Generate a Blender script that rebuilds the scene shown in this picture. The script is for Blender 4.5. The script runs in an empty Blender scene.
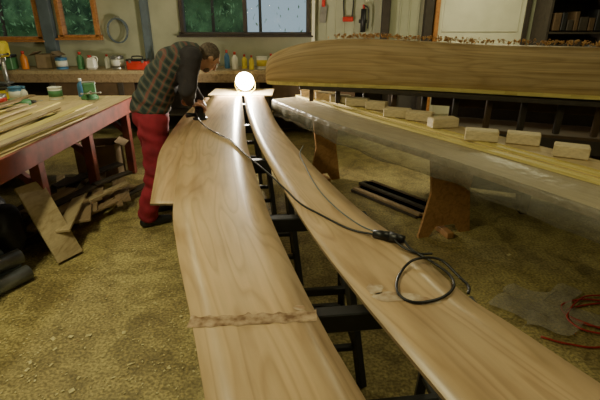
import bpy, bmesh, math, random
from mathutils import Vector, Matrix, Euler, noise
random.seed(7)
R=random.random
def U(a,b): return a+(b-a)*R()
SC=bpy.context.scene
COL=SC.collection

# ------------------------------------------------------------------ materials
def newmat(name):
    m=bpy.data.materials.new(name); m.use_nodes=True
    nt=m.node_tree; b=nt.nodes['Principled BSDF']
    return m,nt,b
def ramp(nt,stops):
    r=nt.nodes.new('ShaderNodeValToRGB'); e=r.color_ramp.elements
    while len(e)<len(stops): e.new(.5)
    for i,(p,c) in enumerate(stops):
        e[i].position=p; e[i].color=(c[0],c[1],c[2],1)
    return r
def M(name,c,rough=.6,metal=0,c2=None,scale=12,bump=.0,coat=0,detail=5):
    m,nt,b=newmat(name)
    b.inputs['Roughness'].default_value=rough; b.inputs['Metallic'].default_value=metal
    b.inputs['Coat Weight'].default_value=coat
    if c2 is None: c2=tuple(x*.72 for x in c)
    tc=nt.nodes.new('ShaderNodeTexCoord'); n=nt.nodes.new('ShaderNodeTexNoise')
    n.inputs['Scale'].default_value=scale; n.inputs['Detail'].default_value=detail
    nt.links.new(tc.outputs['Object'],n.inputs['Vector'])
    r=ramp(nt,[(.35,c2),(.65,c)])
    nt.links.new(n.outputs['Fac'],r.inputs['Fac']); nt.links.new(r.outputs['Color'],b.inputs['Base Color'])
    if bump:
        bp=nt.nodes.new('ShaderNodeBump'); bp.inputs['Strength'].default_value=bump; bp.inputs['Distance'].default_value=.01
        nt.links.new(n.outputs['Fac'],bp.inputs['Height']); nt.links.new(bp.outputs['Normal'],b.inputs['Normal'])
    return m
def WOOD(name,c1,c2,c3=None,rough=.45,mapscale=(14,1.0,14),coord='Object',blotch=.35,coat=0,rot=(0,0,0),seams=0,fine=.5,rings=0):
    """grain runs along local Y (or along V for UV)"""
    m,nt,b=newmat(name)
    b.inputs['Roughness'].default_value=rough; b.inputs['Coat Weight'].default_value=coat
    b.inputs['Coat Roughness'].default_value=.25
    if c3 is None: c3=tuple(x*.75 for x in c1)
    tc=nt.nodes.new('ShaderNodeTexCoord'); mp=nt.nodes.new('ShaderNodeMapping')
    mp.inputs['Scale'].default_value=mapscale; mp.inputs['Rotation'].default_value=rot
    nt.links.new(tc.outputs[coord],mp.inputs['Vector'])
    n1=nt.nodes.new('ShaderNodeTexNoise'); n1.inputs['Scale'].default_value=1.2; n1.inputs['Detail'].default_value=7; n1.inputs['Distortion'].default_value=1.4
    n2=nt.nodes.new('ShaderNodeTexNoise'); n2.inputs['Scale'].default_value=5; n2.inputs['Detail'].default_value=3
    nb=nt.nodes.new('ShaderNodeTexNoise'); nb.inputs['Scale'].default_value=2.6; nb.inputs['Detail'].default_value=4
    nt.links.new(mp.outputs[0],n1.inputs['Vector']); nt.links.new(mp.outputs[0],n2.inputs['Vector'])
    nt.links.new(tc.outputs[coord],nb.inputs['Vector'])
    r=ramp(nt,[(.32,c2),(.5,c1),(.68,tuple(min(1,x*1.12) for x in c1))])
    nt.links.new(n1.outputs['Fac'],r.inputs['Fac'])
    mx=nt.nodes.new('ShaderNodeMixRGB'); mx.blend_type='MULTIPLY'; mx.inputs[0].default_value=fine
    r2=ramp(nt,[(.35,(.72,.7,.66)),(.6,(1,1,1))])
    nt.links.new(n2.outputs['Fac'],r2.inputs['Fac'])
    nt.links.new(r.outputs['Color'],mx.inputs[1]); nt.links.new(r2.outputs['Color'],mx.inputs[2])
    mb=nt.nodes.new('ShaderNodeMixRGB')
    rb=ramp(nt,[(.42,(0,0,0)),(.7,(blotch,)*3)])
    nt.links.new(nb.outputs['Fac'],rb.inputs['Fac']); nt.links.new(rb.outputs['Color'],mb.inputs[0])
    nt.links.new(mx.outputs[0],mb.inputs[1]); mb.inputs[2].default_value=(*c3,1)
    last=mb
    if rings:
        mp2=nt.nodes.new('ShaderNodeMapping'); mp2.inputs['Scale'].default_value=(4.2,.42,4.2)
        nt.links.new(tc.outputs[coord],mp2.inputs[0])
        nr=nt.nodes.new('ShaderNodeTexNoise'); nr.inputs['Scale'].default_value=1; nr.inputs['Detail'].default_value=2; nr.inputs['Distortion'].default_value=.5
        nt.links.new(mp2.outputs[0],nr.inputs['Vector'])
        mu=nt.nodes.new('ShaderNodeMath'); mu.operation='MULTIPLY'; mu.inputs[1].default_value=rings
        fr=nt.nodes.new('ShaderNodeMath'); fr.operation='FRACT'
        nt.links.new(nr.outputs['Fac'],mu.inputs[0]); nt.links.new(mu.outputs[0],fr.inputs[0])
        rr=ramp(nt,[(0,(.78,.74,.68)),(.35,(1,1,1)),(.8,(1.03,1.02,1)),(1,(.78,.74,.68))]); nt.links.new(fr.outputs[0],rr.inputs['Fac'])
        ms=nt.nodes.new('ShaderNodeMixRGB'); ms.blend_type='MULTIPLY'; ms.inputs[0].default_value=.8
        nt.links.new(last.outputs[0],ms.inputs[1]); nt.links.new(rr.outputs[0],ms.inputs[2]); last=ms
    if seams:
        w=nt.nodes.new('ShaderNodeTexWave'); w.bands_direction='X'; w.wave_profile='SAW'; w.inputs['Scale'].default_value=seams
        w.inputs['Distortion'].default_value=.15; w.inputs['Detail Scale'].default_value=.5
        nt.links.new(tc.outputs[coord],w.inputs[0])
        rs=ramp(nt,[(.0,(.62,.58,.5)),(.10,(.96,.96,.96)),(1,(1.04,1.04,1.04))]); nt.links.new(w.outputs['Fac'],rs.inputs['Fac'])
        ms=nt.nodes.new('ShaderNodeMixRGB'); ms.blend_type='MULTIPLY'; ms.inputs[0].default_value=.8
        nt.links.new(last.outputs[0],ms.inputs[1]); nt.links.new(rs.outputs[0],ms.inputs[2]); last=ms
    nt.links.new(last.outputs[0],b.inputs['Base Color'])
    bp=nt.nodes.new('ShaderNodeBump'); bp.inputs['Strength'].default_value=.12; bp.inputs['Distance'].default_value=.004
    nt.links.new(n1.outputs['Fac'],bp.inputs['Height']); nt.links.new(bp.outputs['Normal'],b.inputs['Normal'])
    return m
def EMIT(name,c,s):
    m,nt,b=newmat(name); b.inputs['Base Color'].default_value=(*c,1)
    b.inputs['Emission Color'].default_value=(*c,1); b.inputs['Emission Strength'].default_value=s
    return m

m_ply=WOOD('okoume_plywood',(.56,.39,.22),(.43,.28,.15),(.62,.46,.28),rough=.36,mapscale=(5,.55,1),coord='UV',blotch=.5,coat=.15,fine=.6,rings=16)
m_ply2=WOOD('okoume_plywood_dark',(.45,.30,.16),(.35,.22,.115),rough=.45,mapscale=(6,.7,1),coord='UV',rings=14)
m_edge=M('plywood_edge',(.24,.16,.09),.7,scale=40)
m_pine=WOOD('pine',(.58,.45,.24),(.45,.33,.16),rough=.5,mapscale=(10,1,10),coord='UV')
m_pineo=WOOD('pine_block',(.72,.60,.38),(.58,.46,.27),rough=.6,mapscale=(3,22,22))
m_yel=WOOD('yellow_strip',(.72,.60,.20),(.56,.44,.13),rough=.5,mapscale=(10,1,10),coord='UV')
m_beam=WOOD('cedar_strips',(.53,.38,.19),(.38,.25,.11),(.60,.46,.25),rough=.5,mapscale=(14,.35,1),coord='UV',blotch=.45,seams=4.5,fine=.45,rings=12)
m_scrap=WOOD('scrap_wood',(.30,.21,.12),(.18,.12,.06),rough=.7)
m_scrap2=WOOD('scrap_wood_pale',(.42,.33,.19),(.30,.22,.11),rough=.7)
m_orange=WOOD('orange_varnished_wood',(.5,.22,.07),(.35,.13,.04),rough=.4)
m_trest=WOOD('trestle_plywood',(.50,.27,.12),(.36,.18,.07),rough=.5)
m_red=M('red_painted_wood',(.22,.05,.035),.55,scale=9,c2=(.11,.03,.022))
m_black=M('black_metal',(.016,.016,.018),.45,scale=20)
m_dark=M('dark_stained_wood',(.05,.038,.028),.7,scale=14)
m_brown=M('dark_brown_board',(.11,.065,.032),.7,scale=8)
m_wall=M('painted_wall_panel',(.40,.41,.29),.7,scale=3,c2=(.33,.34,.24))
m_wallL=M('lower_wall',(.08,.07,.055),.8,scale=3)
m_ceil=M('ceiling_board',(.35,.35,.28),.8,scale=3)
m_white=M('white_plastic',(.78,.78,.72),.4,scale=6,c2=(.68,.68,.62))
m_cream=M('cream_door_paint',(.72,.71,.56),.5,scale=4,c2=(.64,.63,.49))
m_grey=M('grey_metal',(.25,.27,.28),.4,.6,scale=10)
m_steel=M('bright_steel',(.5,.5,.5),.3,.9,scale=10)
m_yellow=M('yellow_paint',(.75,.6,.06),.45,scale=8)
m_green=M('green_paint',(.08,.25,.1),.45,scale=8)
m_blue=M('blue_plastic',(.06,.2,.4),.4,scale=8)
m_redp=M('red_plastic',(.55,.04,.03),.35,scale=8)
m_orangep=M('orange_plastic',(.75,.25,.04),.4,scale=8)
m_card=M('cardboard',(.30,.22,.13),.85,scale=6)
m_cord=M('black_rubber',(.010,.010,.012),.4,scale=30)
m_hose=M('red_rubber_hose',(.42,.035,.03),.4,scale=30)
m_resin=M('epoxy_smear',(.17,.09,.04),.12,scale=30,c2=(.50,.36,.23),coat=.5)
m_resin2=M('epoxy_patch',(.66,.54,.40),.10,scale=24,c2=(.34,.21,.12),coat=.6)
m_postg=M('blue_grey_paint',(.12,.16,.19),.6,scale=6)
m_shav=M('wood_shaving',(.66,.40,.18),.8,scale=30,c2=(.48,.26,.10))
m_chip=M('sawdust_chip',(.60,.53,.28),.9,scale=30,c2=(.42,.35,.16))

m_floor,nt,b=newmat('sawdusty_concrete')
tc=nt.nodes.new('ShaderNodeTexCoord')
def nz(s,d,dist=0):
    n=nt.nodes.new('ShaderNodeTexNoise'); n.inputs['Scale'].default_value=s; n.inputs['Detail'].default_value=d; n.inputs['Distortion'].default_value=dist
    nt.links.new(tc.outputs['Object'],n.inputs['Vector']); return n
a=nz(.9,6,.6); f=nz(60,4); g=nz(5,9,1.2)
r1=ramp(nt,[(.34,(.26,.205,.09)),(.62,(.41,.35,.155))]); nt.links.new(a.outputs['Fac'],r1.inputs['Fac'])
r2=ramp(nt,[(.38,(.58,.56,.50)),(.54,(1.0,1.0,1.0)),(.70,(1.5,1.45,1.2))]); nt.links.new(f.outputs['Fac'],r2.inputs['Fac'])
r3=ramp(nt,[(.36,(.60,.57,.50)),(.58,(1.08,1.07,1.0))]); nt.links.new(g.outputs['Fac'],r3.inputs['Fac'])
x1=nt.nodes.new('ShaderNodeMixRGB'); x1.blend_type='MULTIPLY'; x1.inputs[0].default_value=1
x2=nt.nodes.new('ShaderNodeMixRGB'); x2.blend_type='MULTIPLY'; x2.inputs[0].default_value=.9
nt.links.new(r1.outputs[0],x1.inputs[1]); nt.links.new(r2.outputs[0],x1.inputs[2])
nt.links.new(x1.outputs[0],x2.inputs[1]); nt.links.new(r3.outputs[0],x2.inputs[2])
nt.links.new(x2.outputs[0],b.inputs['Base Color']); b.inputs['Roughness'].default_value=.55
bp=nt.nodes.new('ShaderNodeBump'); bp.inputs['Strength'].default_value=.4; bp.inputs['Distance'].default_value=.006
nt.links.new(f.outputs['Fac'],bp.inputs['Height']); nt.links.new(bp.outputs[0],b.inputs['Normal'])

def FILM(name,alpha,col,rough=.2):
    m,nt,b=newmat(name)
    b.inputs['Base Color'].default_value=(*col,1); b.inputs['Roughness'].default_value=rough
    tr=nt.nodes.new('ShaderNodeBsdfTransparent'); mx=nt.nodes.new('ShaderNodeMixShader')
    mx.inputs[0].default_value=alpha
    nt.links.new(tr.outputs[0],mx.inputs[1]); nt.links.new(b.outputs[0],mx.inputs[2])
    nt.links.new(mx.outputs[0],nt.nodes['Material Output'].inputs['Surface'])
    n=nt.nodes.new('ShaderNodeTexNoise'); n.inputs['Scale'].default_value=11; n.inputs['Detail'].default_value=4
    tc=nt.nodes.new('ShaderNodeTexCoord'); nt.links.new(tc.outputs['Object'],n.inputs['Vector'])
    bp=nt.nodes.new('ShaderNodeBump'); bp.inputs['Strength'].default_value=.6; bp.inputs['Distance'].default_value=.03
    nt.links.new(n.outputs['Fac'],bp.inputs['Height']); nt.links.new(bp.outputs[0],b.inputs['Normal'])
    return m
m_film=FILM('plastic_film',.42,(.40,.38,.31),.24)
m_film2=FILM('plastic_film_clear',.42,(.52,.49,.40))
m_glass=FILM('window_glass',.12,(.05,.06,.06),.03)

m_plaid,nt,b=newmat('plaid_flannel')
b.inputs['Roughness'].default_value=.9
tc=nt.nodes.new('ShaderNodeTexCoord'); mp=nt.nodes.new('ShaderNodeMapping'); mp.inputs['Rotation'].default_value=(0,math.radians(-38),math.radians(-30))
nt.links.new(tc.outputs['Object'],mp.inputs[0])
prev=None
for d,c,lo,sc in (('X',(.06,.085,.075),.45,5.5),('Z',(.06,.085,.075),.45,5.5),('X',(.24,.06,.05),.80,5.5),('Z',(.17,.12,.09),.86,5.5)):
    w=nt.nodes.new('ShaderNodeTexWave'); w.bands_direction=d; w.inputs['Scale'].default_value=sc; w.inputs['Distortion'].default_value=.4
    nt.links.new(mp.outputs[0],w.inputs[0])
    r=ramp(nt,[(lo,(0,0,0)),(min(1,lo+.1),(.6,.6,.6))])
    nt.links.new(w.outputs['Fac'],r.inputs['Fac'])
    mx=nt.nodes.new('ShaderNodeMixRGB'); nt.links.new(r.outputs[0],mx.inputs[0])
    if prev is None: mx.inputs[1].default_value=(.020,.030,.032,1)
    else: nt.links.new(prev.outputs[0],mx.inputs[1])
    mx.inputs[2].default_value=(*c,1); prev=mx
nt.links.new(prev.outputs[0],b.inputs['Base Color'])
m_pants=M('red_work_trousers',(.34,.018,.045),.85,scale=7,c2=(.20,.010,.028),bump=.3)
m_sleeve=M('dark_sleeve_cloth',(.04,.034,.042),.9,scale=14)
m_skin=M('skin',(.58,.34,.23),.5,scale=10,c2=(.5,.27,.17))
m_hair=M('greying_hair',(.17,.13,.10),.8,scale=60,c2=(.08,.058,.045),bump=.6)

# ------------------------------------------------------------------ builder
class B:
    def __init__(s): s.bm=bmesh.new(); s.uv=s.bm.loops.layers.uv.new('UVMap'); s.m=[]
    def mi(s,m):
        if m not in s.m: s.m.append(m)
        return s.m.index(m)
    def _fin(s,faces,m,smooth=False):
        i=s.mi(m)
        for f in faces: f.material_index=i; f.smooth=smooth
    def box(s,c,sz,m,rot=(0,0,0),bev=.004,taper=None):
        r=bmesh.ops.create_cube(s.bm,size=1); v=r['verts']
        for q in v:
            if taper and q.co.z>0: q.co.x*=taper; q.co.y*=taper
            q.co=Vector((q.co.x*sz[0],q.co.y*sz[1],q.co.z*sz[2]))
        fs=list({f for q in v for f in q.link_faces})
        if bev:
            es=list({e for q in v for e in q.link_edges})
            rb=bmesh.ops.bevel(s.bm,geom=es,offset=min(bev,min(sz)*.3),segments=1,affect='EDGES',profile=.7)
            stack=[q for q in rb['verts'] if q.is_valid]
            vs=set(stack)
            while stack:
                q=stack.pop()
                for e in q.link_edges:
                    o=e.other_vert(q)
                    if o not in vs: vs.add(o); stack.append(o)
            v=list(vs); fs=list({f for q in v for f in q.link_faces})
        long=max(range(3),key=lambda i:sz[i]); oth=[i for i in range(3) if i!=long]
        ou,ov=U(0,9),U(0,9)
        for f in fs:
            for l in f.loops: l[s.uv].uv=(l.vert.co[oth[0]]+l.vert.co[oth[1]]+ou,l.vert.co[long]+ov)
        mt=Matrix.Translation(Vector(c)) @ (rot.to_4x4() if isinstance(rot,Matrix) else Euler(rot).to_matrix().to_4x4())
        bmesh.ops.transform(s.bm,matrix=mt,verts=v)
        s._fin(fs,m); return s
    def bar(s,p1,p2,w,h,m,bev=.003):
        p1=Vector(p1);p2=Vector(p2); d=(p2-p1); L=d.length
        q=d.to_track_quat('Y','Z').to_matrix()
        return s.box((p1+p2)/2,(w,L,h),m,rot=q,bev=bev)
    def lathe(s,prof,c,m,seg=20,axis=(0,0,1),smooth=True):
        q=Vector((0,0,1)).rotation_difference(Vector(axis).normalized()).to_matrix()
        rings=[]
        for r,z in prof:
            rings.append([s.bm.verts.new(Vector(c)+q@Vector((r*math.cos(2*math.pi*i/seg),r*math.sin(2*math.pi*i/seg),z))) for i in range(seg)])
        fs=[]
        for a,bb in zip(rings,rings[1:]):
            for i in range(seg):
                fs.append(s.bm.faces.new((a[i],a[(i+1)%seg],bb[(i+1)%seg],bb[i])))
        fs.append(s.bm.faces.new(list(reversed(rings[0])))); fs.append(s.bm.faces.new(rings[-1]))
        s._fin(fs,m,smooth); fs[-1].smooth=False; fs[-2].smooth=False
        return s
    def cyl(s,p1,p2,r1,m,r2=None,seg=14):
        p1=Vector(p1);p2=Vector(p2); r2=r1 if r2 is None else r2
        return s.lathe([(r1,0),(r2,(p2-p1).length)],p1,m,seg,axis=(p2-p1))
    def sph(s,c,r,m,rot=None,seg=16):
        if not hasattr(r,'__len__'): r=(r,r,r)
        res=bmesh.ops.create_uvsphere(s.bm,u_segments=seg,v_segments=max(8,seg*2//3),radius=1)
        mt=Matrix.Translation(Vector(c))@((rot if rot is not None else Matrix.Identity(3)).to_4x4())@Matrix.Diagonal((*r,1))
        bmesh.ops.transform(s.bm,matrix=mt,verts=res['verts'])
        s._fin({f for q in res['verts'] for f in q.link_faces},m,True); return s
    def cap(s,p1,p2,r1,r2,m,seg=14):
        s.cyl(p1,p2,r1,m,r2,seg); s.sph(p1,r1,m,seg=seg); s.sph(p2,r2,m,seg=seg); return s
    def chain(s,pts,m):
        for a,bb in zip(pts,pts[1:]): s.cap(a[0],bb[0],a[1],bb[1],m)
        return s
    def tube(s,pts,r,m,seg=8,sub=8):
        P=catmull([Vector(p) for p in pts],sub)
        rings=[]; 
        for i,p in enumerate(P):
            t=(P[min(i+1,len(P)-1)]-P[max(i-1,0)]).normalized()
            n=Vector((0,0,1)) if abs(t.z)<.95 else Vector((1,0,0))
            sd=t.cross(n).normalized(); up=sd.cross(t)
            rings.append([s.bm.verts.new(p+sd*r*math.cos(2*math.pi*k/seg)+up*r*math.sin(2*math.pi*k/seg)) for k in range(seg)])
        fs=[]
        for a,bb in zip(rings,rings[1:]):
            for k in range(seg): fs.append(s.bm.faces.new((a[k],a[(k+1)%seg],bb[(k+1)%seg],bb[k])))
        fs.append(s.bm.faces.new(rings[0])); fs.append(s.bm.faces.new(rings[-1]))
        s._fin(fs,m,True); return s
    def plank(s,st,zt,th,m,medge,sub=6,nx=4,zf=None):
        L=catmull([Vector((a,y,0)) for a,_,y in st],sub); Rr=catmull([Vector((bb,y,0)) for _,bb,y in st],sub)
        dist=0; T=[];Bo=[];D=[]
        ou=U(0,5)
        for i in range(len(L)):
            if i: dist+=((L[i]+Rr[i])/2-(L[i-1]+Rr[i-1])/2).length
            D.append(dist)
            row=[];rb=[]
            for k in range(nx+1):
                p=L[i].lerp(Rr[i],k/nx); z=zt+(zf(p.x,p.y) if zf else 0)
                row.append(s.bm.verts.new((p.x,p.y,z))); rb.append(s.bm.verts.new((p.x,p.y,z-th)))
            T.append(row);Bo.append(rb)
        W=(Rr[len(Rr)//2]-L[len(L)//2]).length
        im=s.mi(m); ie=s.mi(medge)
        def face(vs,uvs,i,sm=False):
            f=s.bm.faces.new(vs); f.material_index=i; f.smooth=sm
            for l,q in zip(f.loops,uvs): l[s.uv].uv=(q[0]+ou,q[1])
        for i in range(len(L)-1):
            for k in range(nx):
                uu=[(k/nx*W,D[i]),((k+1)/nx*W,D[i]),((k+1)/nx*W,D[i+1]),(k/nx*W,D[i+1])]
                face((T[i][k],T[i][k+1],T[i+1][k+1],T[i+1][k]),uu,im,True)
                face((Bo[i+1][k],Bo[i+1][k+1],Bo[i][k+1],Bo[i][k]),uu,im)
            u2=[(0,D[i]),(0,D[i+1]),(.02,D[i+1]),(.02,D[i])]
            face((T[i][0],T[i+1][0],Bo[i+1][0],Bo[i][0]),u2,ie)
            face((T[i+1][nx],T[i][nx],Bo[i][nx],Bo[i+1][nx]),u2,ie)
        for k in range(nx):
            u2=[(0,0),(.1,0),(.1,.02),(0,.02)]
            face((T[0][k+1],T[0][k],Bo[0][k],Bo[0][k+1]),u2,ie)
            face((T[-1][k],T[-1][k+1],Bo[-1][k+1],Bo[-1][k]),u2,ie)
        return s
    def quad(s,pts,m,uvs=None):
        f=s.bm.faces.new([s.bm.verts.new(p) for p in pts]); f.material_index=s.mi(m); return f
    def done(s,name,parent=None,recenter=True,mods=None):
        me=bpy.data.meshes.new(name)
        vs=[v.co for v in s.bm.verts]
        o=Vector((0,0,0))
        if recenter and vs:
            o=Vector(((min(v.x for v in vs)+max(v.x for v in vs))/2,(min(v.y for v in vs)+max(v.y for v in vs))/2,min(v.z for v in vs)))
            for v in s.bm.verts: v.co-=o
        s.bm.to_mesh(me); s.bm.free()
        for m in s.m: me.materials.append(m)
        ob=bpy.data.objects.new(name,me); ob.location=o; COL.objects.link(ob)
        if parent: ob.parent=parent
        return ob
def catmull(P,sub):
    out=[]
    n=len(P)
    for i in range(n-1):
        p0=P[i-1] if i>0 else P[0]*2-P[1]; p1=P[i];p2=P[i+1]; p3=P[i+2] if i+2<n else P[-1]*2-P[-2]
        for k in range(sub):
            t=k/sub
            out.append(.5*((2*p1)+(p2-p0)*t+(2*p0-5*p1+4*p2-p3)*t*t+(3*p1-p0-3*p2+p3)*t**3))
    out.append(P[-1].copy()); return out
def empty(name,loc=(0,0,0)):
    e=bpy.data.objects.new(name,None); e.location=loc; COL.objects.link(e); return e
def adopt(par,*obs):
    for o in obs:
        o.parent=par; o.matrix_parent_inverse=Matrix.Translation(par.location).inverted()

# ------------------------------------------------------------------ room shell
X0,X1,Y0,Y1,ZC=-4.9,5.0,-2.0,7.2,2.9
B().box(((X0+X1)/2,(Y0+Y1)/2,-.05),(X1-X0+.3,Y1-Y0+.3,.1),m_floor,bev=0).done('floor',recenter=False)
B().box(((X0+X1)/2,(Y0+Y1)/2,ZC+.05),(X1-X0+.3,Y1-Y0+.3,.1),m_ceil,bev=0).done('ceiling')
B().box((X0-.05,(Y0+Y1)/2,ZC/2),(.1,Y1-Y0,ZC),m_wall,bev=0).done('wall_left')
B().box((X1+.05,(Y0+Y1)/2,ZC/2),(.1,Y1-Y0,ZC),m_wall,bev=0).done('wall_right')
B().box(((X0+X1)/2,Y0-.05,ZC/2),(X1-X0+.2,.1,ZC),m_wall,bev=0).done('wall_front')
wins=[(-1.78,.12,1.47,2.4),(-4.75,-3.95,1.40,2.4),(-3.62,-3.08,1.43,2.4),(4.42,4.85,1.30,2.4)]
xs=sorted({X0-.1,X1+.1,*[w[0] for w in wins],*[w[1] for w in wins]}); zs=sorted({0,1.0,ZC,*[w[2] for w in wins],2.4})
wb=B()
for a,c in zip(xs,xs[1:]):
    for d,e in zip(zs,zs[1:]):
        mx,mz=(a+c)/2,(d+e)/2
        if any(w[0]<mx<w[1] and w[2]<mz<w[3] for w in wins): continue
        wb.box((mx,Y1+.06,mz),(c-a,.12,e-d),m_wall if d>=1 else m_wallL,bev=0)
for i in range(13):
    x=.25+i*.14
    if x<1.95: wb.box((x,Y1-.006,1.95),(.02,.012,1.9),m_wall,bev=.003)
wb.done('wall_back')
def window(name,w,frame,mull=(),t=.05,bars=()):
    b=B(); x0,x1,z0,z1=w; y=Y1+.0
    b.box(((x0+x1)/2,y,z0),(x1-x0+2*t,.14,t),frame); b.box(((x0+x1)/2,y,z1),(x1-x0+2*t,.14,t),frame)
    b.box((x0,y,(z0+z1)/2),(t,.14,z1-z0),frame); b.box((x1,y,(z0+z1)/2),(t,.14,z1-z0),frame)
    for q in mull: b.box((q,y,(z0+z1)/2),(t,.1,z1-z0-t),frame)
    for q in bars: b.box(((x0+x1)/2,y,q),(x1-x0-t,.08,t*.7),frame)
    b.box(((x0+x1)/2,y-.09,z0-.03),(x1-x0+.16,.08,.025),frame)
    b.box(((x0+x1)/2,y+.03,(z0+z1)/2),(x1-x0,.006,z1-z0),m_glass,bev=0)
    return b.done(name)
window('window_1',wins[0],m_dark,(-.83,),.055)
window('window_2',wins[1],m_orange,(),.07)
window('window_3',wins[2],m_orange,(),.06)
window('window_4',wins[3],m_dark,(),.06)
b=B()
for x,w,m in ((-2.32,.10,m_postg),(-3.8,.17,m_postg),(1.28,.11,m_dark),(1.92,.12,m_dark),(.2,.05,m_cream)):
    b.box((x,Y1-.06,1.45),(w,.12,2.9),m)
b.done('trim_1')
b=B(); b.box((2.72,Y1-.03,1.05),(1.3,.05,2.1),m_cream)
for z in (.5,1.1,1.75): b.box((2.72,Y1-.06,z),(1.15,.02,.5),m_cream,bev=.01)
b.box((2.05,Y1-.04,1.08),(.07,.08,2.16),m_orange); b.box((3.4,Y1-.04,1.08),(.07,.08,2.16),m_dark); b.box((2.72,Y1-.04,2.15),(1.42,.08,.07),m_dark)
b.sph((2.16,Y1-.1,1.05),.03,m_steel); b.done('door_1')
# ------------------------------------------------------------------ outside
b=B(); b.box((0,12.8,-.3),(30,10.3,.1),m_green,bev=0); b.done('garden_ground')
m_leaf=M('leaves',(.46,.70,.30),.7,scale=1.8,c2=(.12,.28,.08))
m_leafb=M('hedge_body',(.24,.42,.15),.8,scale=3,c2=(.04,.09,.03),detail=9)
b=B(); G=[]
for i in range(60):
    G.append([])
    for j in range(24):
        x=-10+i*.155*.95; z=-.25+j*.19
        G[-1].append(b.bm.verts.new((x,11.2+.5*noise.noise((x*1.3,z*1.3,1)),z)))
for i in range(59):
    for j in range(23):
        f=b.bm.faces.new((G[i][j],G[i+1][j],G[i+1][j+1],G[i][j+1])); f.material_index=b.mi(m_leafb); f.smooth=True
for i in range(9000):
    x=U(-9,9); z=U(-.2,3.8)
    if x>-1.4 and R()<.72+.5*noise.noise((x*1.5,z*1.5,0)): continue
    y=10.4+U(-.5,.5)+.5*noise.noise((x,z,0))
    s_=U(.025,.07); q=Euler((U(0,6),U(0,6),U(0,6))).to_matrix()
    b.quad([Vector((x,y,z))+q@Vector(v)*s_ for v in ((-1,0,0),(0,-.35,0),(1,0,0),(0,.35,0))],m_leaf)
for i in range(14):
    x=-8+i*1.2+U(-.3,.3); b.cyl((x,10.5,-.25),(x+U(-.2,.2),10.5,3.4),.05,m_brown,.02)
b.done('garden_hedge')

# ------------------------------------------------------------------ planks
PZ=.87
Lst=[(-.03,.345,.2),(-.229,.149,.794),(-.316,.065,1.051),(-.487,-.067,1.534),(-.619,-.172,1.988),(-.807,-.362,2.96),(-.918,-.472,3.73),(-.967,-.568,4.396),(-1.01,-.678,5.16)]
Rst=[(.56,1.07,.2),(.337,.755,.794),(.242,.62,1.051),(.189,.538,1.2),(.079,.428,1.534),(-.044,.245,1.988),(-.278,-.028,2.96),(-.429,-.197,3.73),(-.54,-.30,4.396),(-.64,-.42,5.16)]
L2=[(-.737,-.50,1.99),(-.85,-.55,2.45),(-.967,-.6,2.96),(-1.055,-.65,3.73),(-1.097,-.75,4.396),(-1.09,-.8,5.1)]
pl=B().plank(Lst,PZ,.012,m_ply,m_edge).done('wood_plank',recenter=False)
B().plank(Rst,PZ,.012,m_ply,m_edge).done('wood_plank.001',recenter=False)
B().plank(L2,PZ-.013,.010,m_ply2,m_edge).done('wood_plank.002',recenter=False)
def jag(name,x0,x1,yf,w,n,par,seed=0):
    b=B(); z=PZ+.0012
    prev=None
    for i in range(n+1):
        t=i/n; x=x0+(x1-x0)*t; y=yf(x)
        lob=abs(math.sin(t*math.pi*7+1.2*noise.noise(Vector((t*6,seed,0)))))
        ya=y+w*(.30+.38*(1-lob)*max(0,.5+noise.noise(Vector((t*9,seed+3,0)))))
        yb=y-w*(.34+.10*noise.noise(Vector((t*14,seed+7,0))))
        cur=(b.bm.verts.new((x,ya,z)),b.bm.verts.new((x,yb,z)))
        if prev:
            f=b.bm.faces.new((prev[1],cur[1],cur[0],prev[0])); f.material_index=b.mi(m_resin)
        prev=cur
    o=b.done(name,recenter=False); o.parent=par; return o
jag('glue_joint',-.328,.050,lambda x:1.075+.08*(x+.13),.072,110,pl,2)
b=B()
for cx,cy,rx,ry in ((.31,1.19,.075,.028),(.40,1.165,.045,.018),(.25,1.235,.025,.035),(.0,1.13,.02,.012)):
    n=26; sd=cx*9
    b.bm.faces.new([b.bm.verts.new((cx+rx*math.cos(2*math.pi*k/n)*(1+.5*noise.noise(Vector((math.cos(2*math.pi*k/n)*1.5,math.sin(2*math.pi*k/n)*1.5,sd)))),cy+ry*math.sin(2*math.pi*k/n)*(1+.5*noise.noise(Vector((math.cos(2*math.pi*k/n)*1.5,math.sin(2*math.pi*k/n)*1.5,sd+5)))),PZ+.0011)) for k in range(n)]).material_index=b.mi(m_resin2)
b.done('glue_spots',recenter=False).parent=pl
def trestle(name,y,xa,xb,top,rot=0,m=m_black):
    b=B(); c=Vector(((xa+xb)/2,y,0)); h=(xb-xa)/2
    b.box((0,0,top-.035),(2*h,.05,.07),m)
    for sx in (-1,1):
        for sy in (-1,1):
            b.bar((sx*(h-.12),sy*.02,top-.04),(sx*(h-.04),sy*.24,.012),.035,.045,m)
        b.bar((sx*(h-.08),-.13,.42),(sx*(h-.08),.13,.42),.03,.03,m)
        b.bar((sx*(h-.06),-.19,.2),(sx*(h-.06),.19,.2),.03,.03,m)
    b.box((0,0.0,.42),(2*h-.16,.03,.04),m)
    b.box((0,.17,.2),(2*h-.1,.03,.03),m); b.box((0,-.17,.2),(2*h-.1,.03,.03),m)
    bmesh.ops.transform(b.bm,matrix=Matrix.Translation(c)@Matrix.Rotation(rot,4,'Z'),verts=b.bm.verts)
    return b.done(name)
trestle('sawhorse',1.16,-.22,.58,.845,.12)
trestle('sawhorse.001',1.86,-.46,.32,.845,.12)
trestle('sawhorse.002',2.75,-.8,.02,.845,.1)
trestle('sawhorse.003',3.75,-.98,-.2,.845,.1)
trestle('sawhorse.004',4.75,-1.1,-.4,.845,.05)
b=B()
for x,z in ((-.30,.455),(-.22,.455),(-.14,.455)): b.bar((x+.28,1.1,z),(x,2.0,z),.05,.02,m_scrap)
b.done('stored_battens')

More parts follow.
